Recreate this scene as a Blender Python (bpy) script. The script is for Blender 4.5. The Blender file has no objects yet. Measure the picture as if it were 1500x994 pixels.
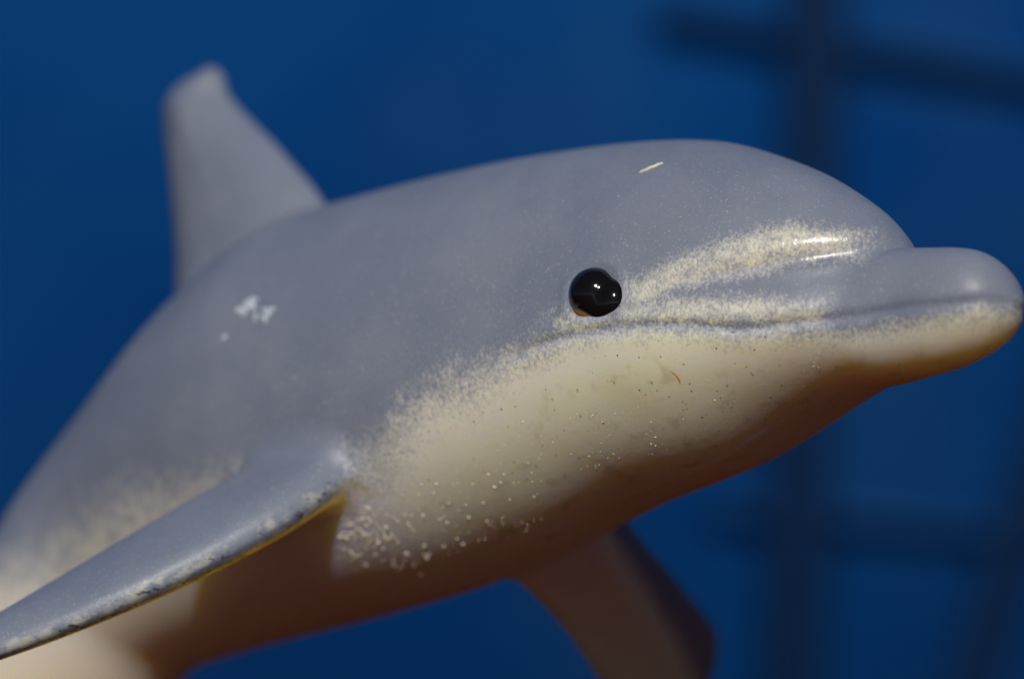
import bpy, math, random
import numpy as np
from mathutils import Vector

# ------------------------------------------------------------------ camera, sky, sun, exposure
S = 0.01                       # modelling unit is the centimetre
CAM_H = 0.090                  # camera height above the ground (m)
scene = bpy.context.scene
col = scene.collection
cam_d = bpy.data.cameras.new('camera')
cam = bpy.data.objects.new('camera', cam_d); col.objects.link(cam)
cam.location = (0, -0.28, CAM_H); cam.rotation_euler = (math.radians(90), 0, 0)
cam_d.sensor_width = 36.0; cam_d.lens = 36.0 * 28.0 / 7.5
cam_d.clip_start = 0.01; cam_d.clip_end = 50
cam_d.dof.use_dof = True; cam_d.dof.focus_distance = 0.2785
cam_d.dof.aperture_fstop = 15.0; cam_d.dof.aperture_blades = 0
scene.camera = cam

SUN_EL, SUN_AZ = math.radians(35), math.radians(1)    # from behind the camera, almost straight over it
sd = Vector((math.sin(SUN_AZ) * math.cos(SUN_EL), -math.cos(SUN_AZ) * math.cos(SUN_EL), math.sin(SUN_EL)))
world = bpy.data.worlds.new('World'); scene.world = world; world.use_nodes = True
wn = world.node_tree; bg = wn.nodes['Background']
sky = wn.nodes.new('ShaderNodeTexSky'); sky.sky_type = 'NISHITA'; sky.sun_disc = False
sky.air_density = .2; sky.dust_density = .2; sky.sun_elevation = SUN_EL; sky.sun_rotation = math.pi - SUN_AZ
wn.links.new(sky.outputs[0], bg.inputs[0]); bg.inputs[1].default_value = 0.05
sun_d = bpy.data.lights.new('sun', 'SUN'); sun_d.energy = 5.0; sun_d.angle = math.radians(0.6); sun_d.color = (1.0, .95, .87)
sun = bpy.data.objects.new('sun', sun_d); col.objects.link(sun)
sun.location = (0.3, -0.5, 1.0); sun.rotation_euler = sd.to_track_quat('Z', 'Y').to_euler()
vs = scene.view_settings
vs.view_transform = 'Standard'; vs.look = 'None'; vs.gamma = 1; vs.exposure = -0.5; vs.use_curve_mapping = False

# ------------------------------------------------------------------ GEOMETRY (numpy)
#GEO
D = 28.0
def nrm(v): v = np.array(v, float); return v / np.linalg.norm(v)
XA = nrm((.78, .2, .58)); ZA = np.array((0, 1, -.36)); ZA = nrm(ZA - XA * ZA.dot(XA)); RA = np.cross(XA, ZA)
OO = np.array((1.32, -.03, -.80))
M3 = np.stack([XA, -RA, ZA], 1)                 # body (forward, left, up) -> (right, up, towards viewer)
def topose(p): return OO + p @ M3.T
def tobody(P): return (P - OO) @ M3
def pchip(xk, yk, x):
    xk = np.asarray(xk, float); yk = np.asarray(yk, float); h = np.diff(xk); d = np.diff(yk) / h
    m = np.zeros(len(xk)); m[0] = d[0]; m[-1] = d[-1]
    for i in range(1, len(xk) - 1):
        if d[i-1] * d[i] > 0:
            w1 = 2*h[i] + h[i-1]; w2 = h[i] + 2*h[i-1]; m[i] = (w1 + w2) / (w1/d[i-1] + w2/d[i])
    x = np.clip(x, xk[0], xk[-1])
    i = np.clip(np.searchsorted(xk, x) - 1, 0, len(h) - 1); t = (x - xk[i]) / h[i]
    return (1+2*t)*(1-t)**2*yk[i] + t*(1-t)**2*h[i]*m[i] + t*t*(3-2*t)*yk[i+1] + t*t*(t-1)*h[i]*m[i+1]
class Curve:                                     # pchip resampled to a fine table
    def __init__(s, pts):
        pts = sorted(pts); s.x = np.linspace(pts[0][0], pts[-1][0], 1500)
        s.y = pchip([p[0] for p in pts], [p[1] for p in pts], s.x)
        k = np.hanning(83)[1:-1]; k /= k.sum(); yp = np.pad(s.y, 40, mode='reflect', reflect_type='odd'); s.y = np.convolve(yp, k, 'valid')
    def __call__(s, x): return np.interp(x, s.x, s.y)
def smin(a, b, k):
    h = np.clip(.5 + .5*(b-a)/k, 0, 1); return b*(1-h) + a*h - k*h*(1-h)
def smax(a, b, k): return -smin(-a, -b, k)
def sstep(a, b, x): t = np.clip((x-a)/(b-a), 0, 1); return t*t*(3-2*t)

TOP = Curve([(-9, -3.678), (-7.5, -1.709), (-6.5, -0.052), (-5.5, 0.848), (-4.5, 1.504), (-3.5, 1.837), (-2.5, 1.831), (-1.5, 1.793), (-0.6, 1.705), (0, 1.610), (0.5, 1.478), (1, 1.231), (1.4, 0.980), (1.7, 0.715), (1.9, 0.525), (2.03, 0.197)])
BOT = Curve([(-9, -4.790), (-7.5, -3.533), (-6.5, -2.477), (-5.5, -1.688), (-4.5, -1.585), (-3.5, -1.538), (-2.5, -1.472), (-1.5, -1.298), (-0.6, -1.105), (0.2, -0.997), (0.8, -0.775), (1.4, -0.51), (1.8, -0.33), (2.1, -0.18)])
BKT = Curve([(-1, 0), (0, .124), (.6, .239), (1.2, .299), (1.8, .301), (2.3, .222), (2.6, .137), (2.76, .01), (2.85, -.14), (2.895, -.29)])
BKB = Curve([(-1, -.72), (0, -.77), (.5, -.69), (.9, -.62), (1.4, -.615), (1.8, -.66), (2.2, -.66), (2.5, -.605), (2.73, -.49), (2.85, -.38), (2.89, -.31)])
BKA = Curve([(-1, .95), (0, 1.0), (.5, .945), (.9, .85), (1.3, .715), (1.7, .565), (2.1, .465), (2.45, .42), (2.68, .35), (2.80, .24), (2.885, .05)])
def ell(y, z, a, zt, zb, c, n):
    """signed distance to an egg-shaped section: widest at height c, top zt, bottom zb, half width a; n squares off the lower half"""
    up = z > c; h = np.maximum(np.where(up, zt-c, c-zb), .01); n = np.where(up, 2.0, n)
    qy = np.abs(y/a) + 1e-6; qz = np.abs((z-c)/h) + 1e-6; rho = (qy**n + qz**n)**(1/n)
    return (rho-1) / (rho**(1-n)*np.sqrt((qy**(n-1)/a)**2 + (qz**(n-1)/h)**2) + 1e-6)
HA = Curve([(-2, 1.3), (-.6, 1.2), (0, 1.155), (.4, 1.08), (.8, .965), (1.2, .815), (1.5, .675), (1.75, .51), (1.92, .35), (2.02, .18), (2.07, .04)])
LOWW = Curve([(-9, 0), (-5, .03), (-3, .1), (-1.2, .19), (.2, .22), (1.2, .17), (2.1, .15)])
def head_sec(xc, zt, zb):
    h = (zt-zb)/2; w = sstep(-.6, .5, xc); a = (1-w)*h*.88 + w*HA(xc)
    return a, (zt+zb)/2 - h*LOWW(xc)
def beak_sec(xk, zt, zb): return np.maximum(BKA(xk), .03), zb + (zt-zb)*np.interp(xk, [0, 1, 1.4, 2.0], [.4, .42, .45, .50])
def poly_sd(px, py, V):
    V = np.array(V, float); d = np.full(px.shape, 1e9); ins = np.zeros(px.shape, bool); n = len(V); j = n-1
    for i in range(n):
        ex, ey = V[j]-V[i]; wx = px-V[i, 0]; wy = py-V[i, 1]
        t = np.clip((wx*ex+wy*ey)/(ex*ex+ey*ey), 0, 1)
        d = np.minimum(d, (wx-ex*t)**2 + (wy-ey*t)**2)
        c = ((V[i, 1] > py) != (V[j, 1] > py)) & (px < (V[j, 0]-V[i, 0])*(py-V[i, 1])/((V[j, 1]-V[i, 1]) + 1e-12) + V[i, 0])
        ins ^= c; j = i
    return np.sqrt(d) * np.where(ins, -1, 1)
def round_poly(V, it=3):
    V = np.array(V, float)
    for _ in range(it):
        N = np.roll(V, -1, 0); V = np.stack([.75*V+.25*N, .25*V+.75*N], 1).reshape(-1, 2)
    return V
class Fin:          # blade: outline in the plane (e, c), thickness along n; coordinates in the posed frame
    def __init__(s, o, e, c, outline, h0, h1, span, edge=.22):
        s.o = np.array(o, float); s.e = nrm(e); c = np.array(c, float); s.c = nrm(c - s.e*c.dot(s.e)); s.n = np.cross(s.e, s.c)
        s.V = round_poly(outline, 2); s.h0, s.h1, s.span, s.edge = h0, h1, span, edge
    def loc(s, P): q = P - s.o; return q @ s.e, q @ s.c, q @ s.n
    def __call__(s, P):
        a, b, t = s.loc(P); lo = s.V.min(0)-.5; hi = s.V.max(0)+.5
        f = np.full(len(P), 2.0)
        k = (a > lo[0]) & (a < hi[0]) & (b > lo[1]) & (b < hi[1]) & (np.abs(t) < 1.0)
        if k.any():
            a, b, t = a[k], b[k], t[k]
            d = poly_sd(a, b, s.V); h = s.h0 + (s.h1-s.h0)*np.clip(a/s.span, 0, 1)
            hh = h*(1-np.exp(np.minimum(d, 0)/s.edge)) + .015
            f[k] = smax(d, (np.abs(t)-hh)*.8, .07)
        return f
def cap(p, a, b, ra, rb):
    a = np.array(a); b = np.array(b); ab = b-a; t = np.clip((p-a) @ ab / ab.dot(ab), 0, 1)
    return np.linalg.norm(p - a - t[:, None]*ab, axis=1) - (ra + (rb-ra)*t)
def px(x, y, w=0.0): k = (D-w)/D/200; return np.array(((x-750)*k, (497-y)*k, w))

# dorsal fin, in body axes (x, z), then posed
B2 = lambda x, y, z: topose(np.array([[x, y, z]], float))[0]
DORSAL = Fin(B2(0, 0, 0), XA, ZA, [(-3.1, 1.2), (-3.62, 1.97), (-3.8, 2.22), (-4.02, 2.46), (-4.23, 2.70), (-4.48, 2.95), (-4.70, 3.18), (-4.82, 3.33), (-4.85, 3.49), (-4.97, 3.61), (-5.12, 3.57), (-5.27, 3.56), (-5.44, 3.48), (-5.53, 3.34), (-5.53, 3.2), (-5.46, 2.8), (-5.40, 2.4), (-5.33, 2.0), (-5.3, 1.5), (-5.4, .7), (-4.5, .2), (-3, .5)], .28, .28, 1)
NF_O = px(455, 695, -1.2); NF_E = nrm(px(0, 958, -.1) - NF_O)
NEARF = Fin(NF_O, NF_E, (.35, -.22, .9), [(-1.5, -.1), (-.7, .18), (-.1, .42), (.5, .56), (1.2, .52), (2.0, .32), (2.7, .03), (3.2, -.28), (3.35, -.5), (3.1, -.6), (2.4, -.58), (1.4, -.58), (.6, -.55), (-.4, -.45), (-1.5, -.3)], .20, .11, 3.4, .10)
FF_O = px(840, 775, -2.3); FF_E = nrm(px(985, 994, -4.2) - FF_O)
FARF = Fin(FF_O, FF_E, (.75, .55, -.35), [(-.8, .38), (0, .42), (.7, .44), (1.3, .50), (1.9, .55), (2.6, .6), (3.1, .1), (3.15, -.3), (2.4, -.58), (1.4, -.52), (.5, -.55), (-.2, -.65), (-.8, -.6)], .22, .08, 3.2)
TAILP = [((-6.2, 0, -1.4), .7), ((-6.95, 0, -2.2), .74), ((-7.7, 0, -3.7), .66), ((-8.3, 0, -5.4), .47), ((-9.0, 0, -6.8), .36), ((-9.9, 0, -7.55), .24)]
_e = -XA*.95 - ZA*.08
FLUKE = Fin(B2(-9.5, 0, -7.45), (_e[0], 0, _e[2]), RA - RA.dot((0, 1, 0))*np.array((0, 1, 0)),
            [(-.5, 0), (-.1, .35), (.5, 1.2), (1.2, 2.2), (1.75, 2.75), (1.75, 2.4), (1.4, 1.3), (1.35, .5), (1.05, 0), (1.35, -.5), (1.4, -1.3), (1.75, -2.4), (1.75, -2.75), (1.2, -2.2), (.5, -1.2), (-.1, -.35)], .17, .10, 1.8)
MOUTH = Curve([(-1.1, -.36), (-.9, -.31), (-.66, -.27), (-.43, -.23), (-.06, -.21), (.28, -.23), (.68, -.28), (1.13, -.35), (1.5, -.33), (2.1, -.32), (2.61, -.35), (2.93, -.31)])
CREASE = Curve([(.2, -.06), (.36, -.03), (.66, .02), (.9, .065), (1.18, .09), (1.42, .13), (1.64, .16), (1.76, .18), (1.87, .22), (2.1, .27)])
EYE_C = np.array((-.02, -1.10, .08))

def body_field(P):
    p = tobody(P); x, y, z = p[:, 0], np.abs(p[:, 1]), p[:, 2]
    xc = np.clip(x, -9, 2.06); zt, zb = TOP(xc), BOT(xc); 
    a, cc = head_sec(xc, zt, zb)
    f = ell(y, z, np.maximum(a, .05), zt, zb, cc, 2.1)
    f = np.where(x > 2.05, np.sqrt(np.maximum(f, 0)**2 + (x-2.05)**2), f)
    f = np.where(x < -6.3, smax(f, -7.0-x, .4), f)
    g = np.full(len(P), 9.0); k = x < -3.5
    if k.any():
        gk = np.full(k.sum(), 9.0)
        for (p0, r0), (p1, r1) in zip(TAILP[:-1], TAILP[1:]): gk = smin(gk, cap(p[k], p0, p1, r0, r1), .25)
        g[k] = gk
    f = smin(f, g, .3)
    # beak
    k = x > -1.9
    if k.any():
        xk = np.clip(x[k], -1, 2.895); bt, bb = BKT(xk), BKB(xk); ba, bcn = beak_sec(xk, bt, bb); b = ell(y[k], z[k], ba, bt, bb, bcn, 2.15)
        b = np.where(x[k] > 2.895, np.sqrt(np.maximum(b, 0)**2 + (x[k]-2.895)**2), b)
        b = b + .30*np.maximum(1.0-x[k], 0)**2
        kk = .05 + .16*sstep(1.6, 0, x[k]) + .25*sstep(.12, -.25, z[k])*sstep(2.1, 1.4, x[k])
        fk = smin(f[k], b, kk)
        # crease under the forehead
        dc = z[k]-CREASE(xk); fc = sstep(.3, 1.2, x[k])*sstep(2.05, 1.75, x[k])
        fk += fc*(.045*np.exp(-(dc/.065)**2) - .022*np.exp(-((dc-.17)/.10)**2))
        # mouth line
        zm = MOUTH(xk); dz = z[k]-zm; fade = sstep(-1.0, -.5, x[k])
        fade *= 1 - .45*sstep(1.2, 2.4, x[k]); fk += fade*(.028*np.exp(-(dz/.026)**2) - .012*np.exp(-((dz+.09)/.06)**2) - .009*np.exp(-((dz-.08)/.06)**2))
        # eye socket rim
        de = np.sqrt((x[k]-EYE_C[0])**2 + (z[k]-EYE_C[2])**2)
        fk += .05*np.exp(-(de/.17)**2) - .012*np.exp(-((de-.24)/.045)**2)
        f[k] = fk
    return f
def field(P):
    f = body_field(P)
    p = tobody(P); xm = p[:, 0]                 # mould seam along the belly
    f = f - .007*np.exp(-(p[:, 1]/.040)**2)*sstep(-3.5, -2.0, xm)*sstep(1.6, .6, xm)*sstep(-.3, -.5, p[:, 2])
    f = smin(f, DORSAL(P), .22)
    f = smin(f, NEARF(P), .20)
    f = smin(f, FARF(P), .10)
    f = smin(f, FLUKE(P), .25)
    return f

def surface_net(fn, lo, hi, vox, nb=16):
    lo = np.array(lo, float); n = np.ceil((np.array(hi)-lo)/vox/nb).astype(int)
    bs = nb*vox
    I = np.stack(np.meshgrid(*[np.arange(k) for k in n], indexing='ij'), -1).reshape(-1, 3)
    fc = np.concatenate([fn(c) for c in np.array_split(lo + (I+.5)*bs, max(1, len(I)//200000))])
    I = I[np.abs(fc) < bs*1.35]
    g = np.stack(np.meshgrid(*[np.arange(nb+1)]*3, indexing='ij'), -1)
    N = n*nb + 2
    key = lambda c: (c[..., 0].astype(np.int64)*N[1] + c[..., 1])*N[2] + c[..., 2]
    keys, pos, qe = [], [], []
    corners = [(i, j, k) for i in (0, 1) for j in (0, 1) for k in (0, 1)]
    for ch in np.array_split(I, max(1, len(I)//60)):
        G = ch[:, None, None, None, :]*nb + g
        F = fn((lo + G*vox).reshape(-1, 3)).reshape(G.shape[:-1])
        C = [F[:, i:nb+i, j:nb+j, k:nb+k] for i, j, k in corners]
        neg = sum((c < 0).astype(int) for c in C); act = (neg > 0) & (neg < 8)
        ix = np.argwhere(act)
        if not len(ix): continue
        vals = np.stack([c[act] for c in C], 1)
        acc = np.zeros((len(ix), 3)); cnt = np.zeros(len(ix))
        ca = np.array(corners, float)
        for a in range(8):
            for b in range(a+1, 8):
                if abs(np.array(corners[a])-np.array(corners[b])).sum() != 1: continue
                m = (vals[:, a] < 0) != (vals[:, b] < 0)
                t = vals[m, a]/(vals[m, a]-vals[m, b])
                acc[m] += ca[a] + t[:, None]*(ca[b]-ca[a]); cnt[m] += 1
        gi = ch[ix[:, 0]]*nb + ix[:, 1:]
        keys.append(key(gi)); pos.append(lo + (gi + acc/cnt[:, None])*vox)
        for ax in range(3):
            o = [0, 0, 0]; o[ax] = 1
            A = F[:, :nb, :nb, :nb]; Bv = F[:, o[0]:nb+o[0], o[1]:nb+o[1], o[2]:nb+o[2]]
            m = (A < 0) != (Bv < 0); jx = np.argwhere(m)
            if not len(jx): continue
            base = ch[jx[:, 0]]*nb + jx[:, 1:]; flip = A[m] < 0
            b_, c_ = np.zeros(3, int), np.zeros(3, int); b_[(ax+1) % 3] = 1; c_[(ax+2) % 3] = 1
            q = np.stack([key(base-b_-c_), key(base-c_), key(base), key(base-b_)], 1)
            q[~flip] = q[~flip][:, ::-1]
            qe.append(q)
    keys = np.concatenate(keys); pos = np.concatenate(pos); qe = np.concatenate(qe)
    o = np.argsort(keys); keys, pos = keys[o], pos[o]
    f = np.searchsorted(keys, qe); f = np.clip(f, 0, len(keys)-1); ok = (keys[f] == qe).all(1)
    f = f[ok]
    e = vox*.3
    for _ in range(2):                          # settle the vertices on the exact surface
        for c in np.array_split(np.arange(len(pos)), max(1, len(pos)//100000)):
            p = pos[c]; f0 = fn(p)
            gr = np.stack([(fn(p + e*d) - fn(p - e*d))/(2*e) for d in np.eye(3)], 1)
            pos[c] = p - np.clip(f0/np.maximum((gr*gr).sum(1), .05), -vox, vox)[:, None]*gr
    return pos, f
#ENDGEO

# ------------------------------------------------------------------ helpers
def tow(P): P = np.asarray(P, float); return np.stack([P[..., 0]*S, -P[..., 2]*S, P[..., 1]*S + CAM_H], -1)
def mesh_obj(name, V, F, mat, parent=None, smooth=True, attrs=None):
    me = bpy.data.meshes.new(name); V = np.asarray(V); F = np.asarray(F)
    me.vertices.add(len(V)); me.vertices.foreach_set('co', V.astype(np.float32).ravel())
    k = F.shape[1]; me.loops.add(F.size); me.polygons.add(len(F))
    me.loops.foreach_set('vertex_index', F.astype(np.int32).ravel())
    me.polygons.foreach_set('loop_start', np.arange(0, F.size, k, dtype=np.int32))
    for n, v in (attrs or {}).items():
        if v.ndim == 1:
            me.attributes.new(n, 'FLOAT', 'POINT').data.foreach_set('value', v.astype(np.float32))
        else:
            me.attributes.new(n, 'FLOAT_VECTOR', 'POINT').data.foreach_set('vector', v.astype(np.float32).ravel())
    me.update(calc_edges=True); me.validate()
    if smooth: me.polygons.foreach_set('use_smooth', np.ones(len(me.polygons), bool))
    me.materials.append(mat)
    o = bpy.data.objects.new(name, me); col.objects.link(o); o.parent = parent
    return o
def tag(o, label=None, cat=None, group=None, kind=None):
    for k, v in (('label', label), ('category', cat), ('group', group), ('kind', kind)):
        if v: o[k] = v
    return o
class NT:
    def __init__(s, name):
        s.m = bpy.data.materials.new(name); s.m.use_nodes = True; s.t = s.m.node_tree; s.b = s.t.nodes['Principled BSDF']
    def n(s, typ, ins=None, **kw):
        nd = s.t.nodes.new('ShaderNode' + typ)
        for k, v in kw.items(): setattr(nd, k, v)
        for k, v in (ins or {}).items(): s.set(nd.inputs[k], v)
        return nd
    def set(s, sock, v):
        if isinstance(v, bpy.types.NodeSocket): s.t.links.new(v, sock)
        elif isinstance(v, bpy.types.Node): s.t.links.new(v.outputs[0], sock)
        else: sock.default_value = v
    def math(s, op, a, b=0.0, c=0.0, clamp=False): return s.n('Math', {0: a, 1: b, 2: c}, operation=op, use_clamp=clamp).outputs[0]
    def ss(s, x, a, b): return s.n('MapRange', {'Value': x, 'From Min': a, 'From Max': b}, interpolation_type='SMOOTHSTEP').outputs[0]
    def mix(s, f, a, b):
        nd = s.n('Mix', data_type='RGBA'); s.set(nd.inputs[0], f); s.set(nd.inputs[6], a); s.set(nd.inputs[7], b); return nd.outputs[2]
    def noise(s, vec, scale, detail=2.0, rough=.5): return s.n('TexNoise', {'Vector': vec, 'Scale': scale, 'Detail': detail, 'Roughness': rough}).outputs[0]
    def vscale(s, vec, k): return s.n('VectorMath', {0: vec, 1: k}, operation='MULTIPLY').outputs[0]
    def p(s, **kw):
        for k, v in kw.items(): s.set(s.b.inputs[k.replace('_', ' ')], v)
def rgb(r, g, b): return (r, g, b, 1)

# ------------------------------------------------------------------ materials
def rubber_paint():
    t = NT('painted_rubber')
    bco = t.n('Attribute', attribute_name='bco').outputs['Vector']
    pa = t.n('Attribute', attribute_name='paint').outputs['Fac']
    so = t.n('Attribute', attribute_name='soft').outputs['Fac']
    gl = t.n('Attribute', attribute_name='gloss').outputs['Fac']
    st = t.vscale(bco, (1.0, 1.0, .6))
    n1 = t.noise(st, 42.0, 2.0, .6); n2 = t.noise(bco, 3.5, 2.0); n3 = t.noise(st, 75.0, 1.0); n4 = t.noise(bco, 9.0, 3.0)
    cov = t.math('DIVIDE', pa, t.math('MULTIPLY', so, 2.0))
    wob = t.math('MULTIPLY', t.math('SUBTRACT', n2, .5), .5)
    nn = t.math('ADD', t.math('MULTIPLY', t.math('SUBTRACT', n1, .5), 1.7), t.math('ADD', t.math('MULTIPLY', t.math('SUBTRACT', n3, .5), 1.2), t.math('MULTIPLY', t.math('SUBTRACT', n4, .5), .8)))
    lvl = t.math('ADD', t.math('ADD', cov, wob), t.math('MULTIPLY', nn, t.ss(t.math('ABSOLUTE', cov), 2.2, .3)))
    gray = t.ss(lvl, -.85, .85)
    # stray paint flecks on the cream side
    vor = t.n('TexVoronoi', {'Vector': t.vscale(bco, (1.0, 1.0, .35)), 'Scale': 15.0, 'Randomness': 1.0})
    rnd = t.n('SeparateColor', {0: vor.outputs['Color']})
    dots = t.math('MULTIPLY', t.ss(vor.outputs['Distance'], .20, .08), t.math('GREATER_THAN', rnd.outputs[0], .58))
    dots = t.math('MULTIPLY', dots, t.ss(cov, -6.0, -1.2))
    big = t.noise(bco, .9, 3.0); 
    cream = t.mix(t.ss(big, .35, .7), rgb(.67, .655, .50), rgb(.62, .595, .42))
    cream = t.mix(t.ss(t.noise(bco, 6.0, 3.0), .55, .75), cream, rgb(.55, .52, .37))
    rear = t.ss(t.math('ADD', t.n('SeparateXYZ', {0: bco}).outputs[0], t.math('MULTIPLY', big, 1.2)), -1.4, -2.8)
    rear = t.math('MAXIMUM', rear, t.n('Attribute', attribute_name='tan').outputs['Fac'])
    cream = t.mix(rear, cream, rgb(.61, .49, .345))
    cream = t.mix(t.math('MULTIPLY', dots, .75), cream, rgb(.24, .20, .15))
    gcol = t.mix(t.ss(t.noise(bco, 1.3, 4.0, .6), .35, .65), rgb(.146, .172, .238), rgb(.172, .197, .262))
    gcol = t.mix(t.ss(t.noise(bco, 60.0, 1.0), .62, .78), gcol, rgb(.30, .32, .37))
    cream = t.mix(t.math('MULTIPLY', t.ss(cov, -2.2, -.3), .85), cream, rgb(.66, .645, .585))
    colr = t.mix(gray, cream, gcol)
    we = t.n('Attribute', attribute_name='wear').outputs['Fac']
    wn1 = t.noise(bco, 5.0, 4.0, .65); wn2 = t.noise(t.vscale(bco, (.45, .45, 1.6)), 11.0, 3.0, .65)
    colr = t.mix(t.math('MULTIPLY', t.ss(t.math('MULTIPLY', we, wn1), .42, .58), .75), colr, rgb(.40, .40, .37))
    colr = t.mix(t.math('MULTIPLY', t.ss(t.math('MULTIPLY', we, wn2), .56, .62), .85), colr, rgb(.035, .033, .035))
    fine = t.noise(bco, 70.0, 2.0); peel = t.noise(bco, 26.0, 2.0); lump = t.noise(bco, 3.5, 2.0)
    hgt = t.math('ADD', t.math('MULTIPLY', fine, .5), t.math('ADD', t.math('MULTIPLY', peel, .8), t.math('MULTIPLY', lump, 2.0)))
    hgt = t.math('ADD', hgt, t.math('MULTIPLY', lvl, .25))
    bmp = t.n('Bump', {'Height': hgt, 'Strength': .5, 'Distance': .00006})
    rough = t.math('ADD', t.math('MULTIPLY', fine, .25), t.math('ADD', t.math('MULTIPLY', gray, .07), .27))
    rough = t.math('SUBTRACT', rough, t.math('MULTIPLY', gl, .15))
    sssw = t.math('SUBTRACT', 1.0, t.math('MULTIPLY', gray, .9))
    t.p(Base_Color=colr, Roughness=rough, Normal=bmp.outputs[0], Subsurface_Weight=sssw)
    t.b.inputs['Subsurface Radius'].default_value = (1.0, .72, .05); t.b.inputs['Subsurface Scale'].default_value = .0105
    t.p(Specular_IOR_Level=.45)
    return t.m
def simple(name, c, rough=.5, spec=.5, bump=0, bscale=300, var=.15, metal=0.0, trans=0.0):
    t = NT(name); oc = t.n('TexCoord').outputs['Object']
    n = t.noise(oc, bscale, 3.0)
    d = tuple(v*(1-var) for v in c)
    t.p(Base_Color=t.mix(n, rgb(*d), rgb(*c)), Roughness=rough, Specular_IOR_Level=spec, Metallic=metal, Transmission_Weight=trans)
    if bump: t.p(Normal=t.n('Bump', {'Height': n, 'Strength': bump, 'Distance': .0002}).outputs[0])
    return t.m
def blue_paint():
    t = NT('blue_painted_board'); oc = t.n('TexCoord').outputs['Object']
    a = t.noise(oc, 9.0, 3.0, .55); b = t.noise(oc, 22.0, 2.0)
    c = t.mix(t.ss(a, .35, .68), rgb(.001, .070, .33), rgb(.006, .100, .385))
    c = t.mix(t.math('MULTIPLY', t.ss(b, .45, .75), .5), c, rgb(.024, .115, .33))
    t.p(Base_Color=c, Roughness=.7, Specular_IOR_Level=.08)
    return t.m
def earth():
    t = NT('brown_boards'); oc = t.n('TexCoord').outputs['Object']
    n = t.noise(t.vscale(oc, (6.0, 60.0, 1.0)), 3.0, 5.0, .6)
    t.p(Base_Color=t.mix(n, rgb(.055, .0125, .003), rgb(.083, .020, .005)), Roughness=.9, Specular_IOR_Level=.02)
    return t.m
M_BODY = rubber_paint()
M_EYE = simple('black_enamel', (.006, .006, .007), .10, .5, var=.3)
M_AMBER = simple('amber_resin', (.20, .105, .03), .2, .5)
M_DUST = simple('pale_dust', (.75, .70, .62), .18, .6, bscale=4000)
M_CHIP = simple('white_chip', (.50, .57, .64), .2, .5, bscale=1500)
M_FIBRE = simple('straw_fibre', (.85, .80, .55), .25, .5, bscale=2000)
M_RED = simple('red_fibre', (.55, .12, .05), .5, .4, bscale=2000)
M_BLUE = blue_paint()
M_BAR = simple('navy_metal', (.004, .021, .072), .8, .06, bscale=40, var=.3)
M_RAIL = simple('blue_metal', (.006, .046, .165), .8, .08, bscale=40, var=.3)
M_EARTH = earth()

# ------------------------------------------------------------------ setting: ground, backdrop, metal frame
def box(lo, hi):
    (x0, y0, z0), (x1, y1, z1) = lo, hi
    return (np.array([(x, y, z) for x in (x0, x1) for y in (y0, y1) for z in (z0, z1)], float),
            np.array([(0, 1, 3, 2), (4, 6, 7, 5), (0, 4, 5, 1), (2, 3, 7, 6), (0, 2, 6, 4), (1, 5, 7, 3)]))
V, F = box((-1.5, -1.5, -.02), (1.5, 1.5, 0)); g = mesh_obj('ground', V, F, M_EARTH, smooth=False); tag(g, kind='structure')
V, F = box((-.9, .31, 0), (.9, .325, .75)); b = mesh_obj('backdrop_board', V, F, M_BLUE, smooth=False)
tag(b, 'plain deep blue board standing upright behind the toy dolphin', 'board')
def bar(name, p0, p1, w, parent, mat=None):
    p0 = np.array(p0); p1 = np.array(p1); e = nrm(p1-p0); c = nrm(np.cross(e, (0, 1, 0))); n = np.cross(c, e)
    ring = np.array([(math.cos(a), math.sin(a)) for a in np.linspace(0, 2*math.pi, 25)[:-1]])
    V, F = [], []
    for k, (p, r) in enumerate(((p0, .0), (p0, .9), (p0+e*.0006, 1.), (p1-e*.0006, 1.), (p1, .9), (p1, .0))):
        V += [p + (c*a + n*bb)*w/2*max(r, .001) for a, bb in ring]
        if k: F += [((k-1)*24+i, (k-1)*24+(i+1) % 24, k*24+(i+1) % 24, k*24+i) for i in range(24)]
    return mesh_obj(name, V, F, mat or M_BAR, parent)
fr = bpy.data.objects.new('metal_frame', None); col.objects.link(fr); fr.location = (.085, .304, 0)
tag(fr, 'dark navy metal frame with posts and crossing rails against the blue board', 'frame')
def bp(x, y, w=-30.4): return tow(px(x, y, w)) - np.array(fr.location)
def toground(a, b): return b + (b-a)*(-b[2]/(b[2]-a[2]))
p0, p1 = bp(1212, -500), bp(1163, 994); bar('post', p0, toground(p0, p1), .0098, fr)
p0, p1 = bp(1640, 300, -30.3), bp(1425, 994, -30.3); bar('post', p0 - (p1-p0)*.9, toground(p0, p1), .0080, fr)
bar('rail', bp(960, 8, -30.5), bp(1760, 150, -30.6), .0034, fr, M_RAIL)
bar('rail', bp(1040, 735, -30.5), bp(1760, 800, -30.6), .0026, fr, M_RAIL)

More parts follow.
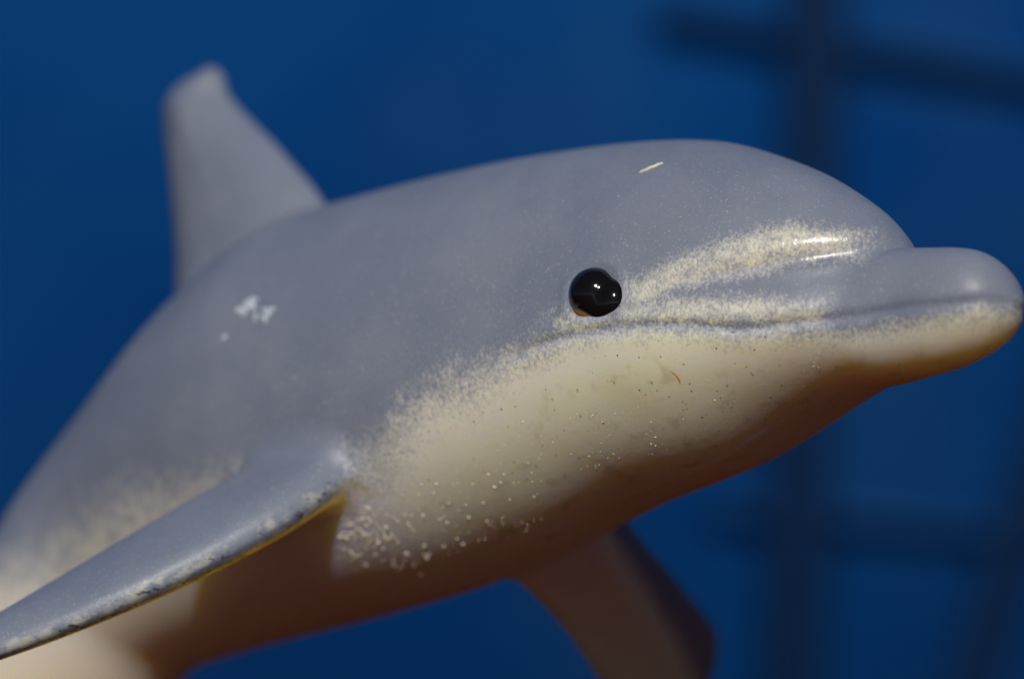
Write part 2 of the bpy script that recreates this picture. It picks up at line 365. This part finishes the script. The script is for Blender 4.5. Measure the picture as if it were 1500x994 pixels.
# ------------------------------------------------------------------ toy dolphin
dol = bpy.data.objects.new('toy_dolphin', None); col.objects.link(dol); dol.location = tow(B2(-9.6, 0, -7.6)); dol.location.z = 0
tag(dol, 'grey and cream painted rubber toy dolphin raised on its tail', 'toy dolphin')
bpy.context.view_layer.update()
off = np.array(dol.location)
V, F = surface_net(field, (-10.6, -9.6, -10.6), (4.6, 3.3, 3.2), .028)
print('body', len(V), len(F), 'lowest', V[:, 1].min())
bc = tobody(V); x, y, z = bc.T
GB = Curve([(-9, -4.3), (-7.5, -2.5), (-6.5, -1.25), (-5.75, -1.06), (-5.2, -.93), (-4.5, -.86), (-3.2, -.90), (-2.2, -.92), (-1.46, -.47), (-1.02, -.41), (-.65, -.31), (-.29, -.26), (.17, -.25), (.9, -.38), (1.5, -.41), (1.96, -.45), (2.49, -.45), (2.72, -.43), (2.93, -.36)])
paint = z - GB(x)
soft = np.interp(x, [-6, -3, -1.2, -.2, .5, 2.93], [.30, .20, .17, .085, .075, .05])
def band(x, z, top, bot, x0, x1):
    t, b = np.array(top), np.array(bot)
    zt = np.interp(x, t[:, 0], t[:, 1]); zb = np.interp(x, b[:, 0], b[:, 1])
    return np.minimum(np.minimum(zt-z, z-zb), np.minimum(x-x0, x1-x)*.6)
s1 = band(x, z, [(.3, .06), (.46, .12), (.72, .21), (1.18, .33), (1.4, .37), (1.7, .30)], [(.3, -.06), (.46, -.02), (.66, .04), (.9, .085), (1.18, .11), (1.42, .16), (1.7, .2)], .25, 1.72)
s2 = band(x, z, [(.3, -.10), (.5, -.10), (.91, -.16), (1.23, -.19), (1.5, -.28)], [(.3, -.19), (.44, -.2), (.91, -.275), (1.38, -.30)], .22, 1.5)
s3 = .13 - np.hypot((x+.08)/1.3, (z+.12)*1.5)
for s in (s1, s2, s3):
    k = sstep(-.2, -.05, s); soft = soft*(1-k) + .065*k; paint = np.minimum(paint, np.maximum(-s*.8, -.016))
gloss = sstep(1.15, 1.45, x)*sstep(2.0, 1.8, x)*sstep(.02, .12, z)*sstep(.5, .38, z)
tan = np.zeros(len(V)); bf = body_field(V)
for f_, top_sign in ((NEARF, None), (FARF, None)):
    a, c, n = f_.loc(V); up = f_.n if f_.n[1] > 0 else -f_.n
    side = (V - f_.o) @ up
    k = np.clip(bf/.15, 0, 1) * (f_(V) < .1)
    if f_ is FARF: tan = k*1.0
    edge = side + .085 if f_ is NEARF else side + .30*np.clip((c+.02)/.45, 0, 1)
    paint = paint*(1-k) + k*np.clip(edge, -.2, .3)*1.2; soft = soft*(1-k) + (.035 if f_ is NEARF else .07)*k
a_, c_, n_ = NEARF.loc(V); wear = np.zeros(len(V)); k = (NEARF(V) < .1) & (bf > .02) & (c_ > -.35)
wear[k] = np.exp(-(poly_sd(a_[k], c_[k], NEARF.V)/.085)**2)
body = mesh_obj('body', tow(V) - off, F, M_BODY, dol, attrs={'paint': paint, 'soft': soft, 'gloss': gloss, 'wear': wear, 'tan': tan, 'bco': bc})

def on_surface(xb, zb, side=-1, off_=0.0):
    """point of the flank at body station xb, height zb"""
    lo, hi = 0.0, 1.9
    p = np.array([[xb, side*t, zb] for t in np.linspace(0, 1.9, 400)])
    f = body_field(topose(p)); i = np.argmax(f > 0)
    q = topose(p[i:i+1]); e = .01
    n = np.array([(body_field(q+e*d)-body_field(q-e*d))[0] for d in np.eye(3)]); n /= np.linalg.norm(n)
    return q[0] - n*body_field(q)[0] + n*off_, n

# eyes: a bead with a second lobe towards the beak
for side in (-1, 1):
    c, n = on_surface(EYE_C[0], EYE_C[2], side)
    fx = XA - n*XA.dot(n); fx = nrm(fx); fz = np.cross(n, fx) * (1 if side < 0 else -1); fz = nrm(fz) if fz[1] > 0 else -nrm(fz)
    A = np.stack([fx, fz, n], 1)
    def eye_f(P, off2=(0, 0, 0)):
        q = (P - c) @ A / 1.09
        f1 = np.linalg.norm((q - (-.03, .015, -.02)) / (1, 1, .95), axis=1) - .175
        f2 = np.linalg.norm((q - (.106, -.058, -.025)) / (1, 1.08, .9), axis=1) - .137
        f3 = np.linalg.norm(q - (.04, -.095, -.045), axis=1) - .12
        return smin(smin(f1, f2, .03), f3, .05)
    Ve, Fe = surface_net(eye_f, c-.36, c+.36, .010, 8)
    ey = mesh_obj('eye', tow(Ve) - off, Fe, M_EYE, dol)
    def rim_f(P):
        q = (P - c) @ A / 1.09
        return np.linalg.norm((q - (-.07, -.07, -.05)) / (1, 1, .8), axis=1) - .145
    Ve, Fe = surface_net(rim_f, c-.36, c+.36, .012, 8)
    am = mesh_obj('amber_rim', tow(Ve) - off, Fe, M_AMBER, ey)
    if side < 0: tag(ey, 'glossy black bead eye with a second lobe')

# loose marks: chip of white on the flank, straw fibre on the forehead, red fibre, dust
def blobs(name, items, mat, parent, kind=None, sub=1):
    V, F = [], []
    t = (1+5**.5)/2
    iv = np.array([(-1, t, 0), (1, t, 0), (-1, -t, 0), (1, -t, 0), (0, -1, t), (0, 1, t), (0, -1, -t), (0, 1, -t), (t, 0, -1), (t, 0, 1), (-t, 0, -1), (-t, 0, 1)], float)/math.sqrt(1+t*t)
    fi = np.array([(0, 11, 5), (0, 5, 1), (0, 1, 7), (0, 7, 10), (0, 10, 11), (1, 5, 9), (5, 11, 4), (11, 10, 2), (10, 7, 6), (7, 1, 8), (3, 9, 4), (3, 4, 2), (3, 2, 6), (3, 6, 8), (3, 8, 9), (4, 9, 5), (2, 4, 11), (6, 2, 10), (8, 6, 7), (9, 8, 1)])
    rs = np.random.RandomState(4)
    for k, (p, r, n) in enumerate(items):
        v = iv*(r*(.7+.6*rs.rand(12)))[:, None]; v = v - np.outer(v @ n, n)*.35
        V.append(p+v); F.append(fi+12*k)
    return tag(mesh_obj(name, tow(np.vstack(V)) - off, np.vstack(F), mat, parent), kind=kind)
rng = np.random.RandomState(11)
it = []
for (xb, zb, sx, sz, m, r) in ((-3.22, .60, .06, .06, 24, .034), (-3.00, .47, .09, .045, 20, .024), (-3.40, .36, .012, .012, 3, .024)):
    for _ in range(m):
        p, n = on_surface(xb+rng.randn()*sx*.6, zb+rng.randn()*sz*.6); it.append((p, r*rng.uniform(.5, 1.1), n))
blobs('white_chip', it, M_CHIP, body)
def fibre(name, pts, r, mat):
    P = np.array([on_surface(a, b, -1, r*.6)[0] for a, b in pts]); N = len(P)
    V, F = [], []
    for i in range(N):
        e = nrm(P[min(i+1, N-1)]-P[max(i-1, 0)]); c = nrm(np.cross(e, (0, 0, 1.))); d = np.cross(e, c)
        rr = r*(.35 + .65*math.sin(math.pi*(i+.3)/(N-.4)))
        V += [P[i] + rr*(c*math.cos(t)+d*math.sin(t)) for t in np.linspace(0, 2*math.pi, 9)[:-1]]
        if i: F += [((i-1)*8+k, (i-1)*8+(k+1) % 8, i*8+(k+1) % 8, i*8+k) for k in range(8)]
    return mesh_obj(name, tow(V) - off, F, mat, body)
fibre('straw_fibre', [(.17, 1.075), (.19, 1.088), (.215, 1.093), (.24, 1.112), (.265, 1.116), (.29, 1.136), (.32, 1.146)], .010, M_FIBRE)

it = []
def dust(x0, x1, z0, z1, m, r0, r1, clumps=0):
    cs = [(rng.uniform(x0, x1), rng.uniform(z0, z1), rng.uniform(.03, .12)) for _ in range(clumps)]
    for _ in range(m):
        if clumps and rng.rand() < .75:
            cx, cz, sg = cs[rng.randint(clumps)]; xb, zc = cx+rng.randn()*sg, np.clip(cz+rng.randn()*sg, z0-.03, z1+.05)
        else: xb, zc = rng.uniform(x0, x1), rng.uniform(z0, z1)
        p, n = on_surface(xb, zc, -1); it.append((p, r0*(r1/r0)**(rng.rand()**2.6), n))
dust(-2.75, -1.2, -1.40, -1.0, 800, .0018, .017, 30)
dust(-2.75, -2.25, -1.43, -1.08, 600, .0018, .020, 14)
dust(-1.5, .5, -1.03, -.78, 420, .0015, .009, 14)
dust(.2, 1.6, -.72, -.50, 130, .0015, .008, 8)
dust(-3.5, 1.5, -.5, 1.4, 120, .0015, .006)
blobs('dust_specks', it, M_DUST, body, 'stuff')
it = []
for _ in range(60):
    xb = rng.uniform(-2.2, 1.4); p, n = on_surface(xb, np.interp(xb, [-2.2, 0, 1.4], [-.85, -.6, -.52])+rng.uniform(-.28, .22)); it.append((p, rng.uniform(.003, .008), n))
blobs('dark_specks', it, simple('dark_grit', (.05, .04, .035), .6, .3, bscale=3000), body, 'stuff')
fibre('red_fibre', [(.50, -.575), (.52, -.60), (.525, -.63), (.515, -.65)], .005, M_RED)
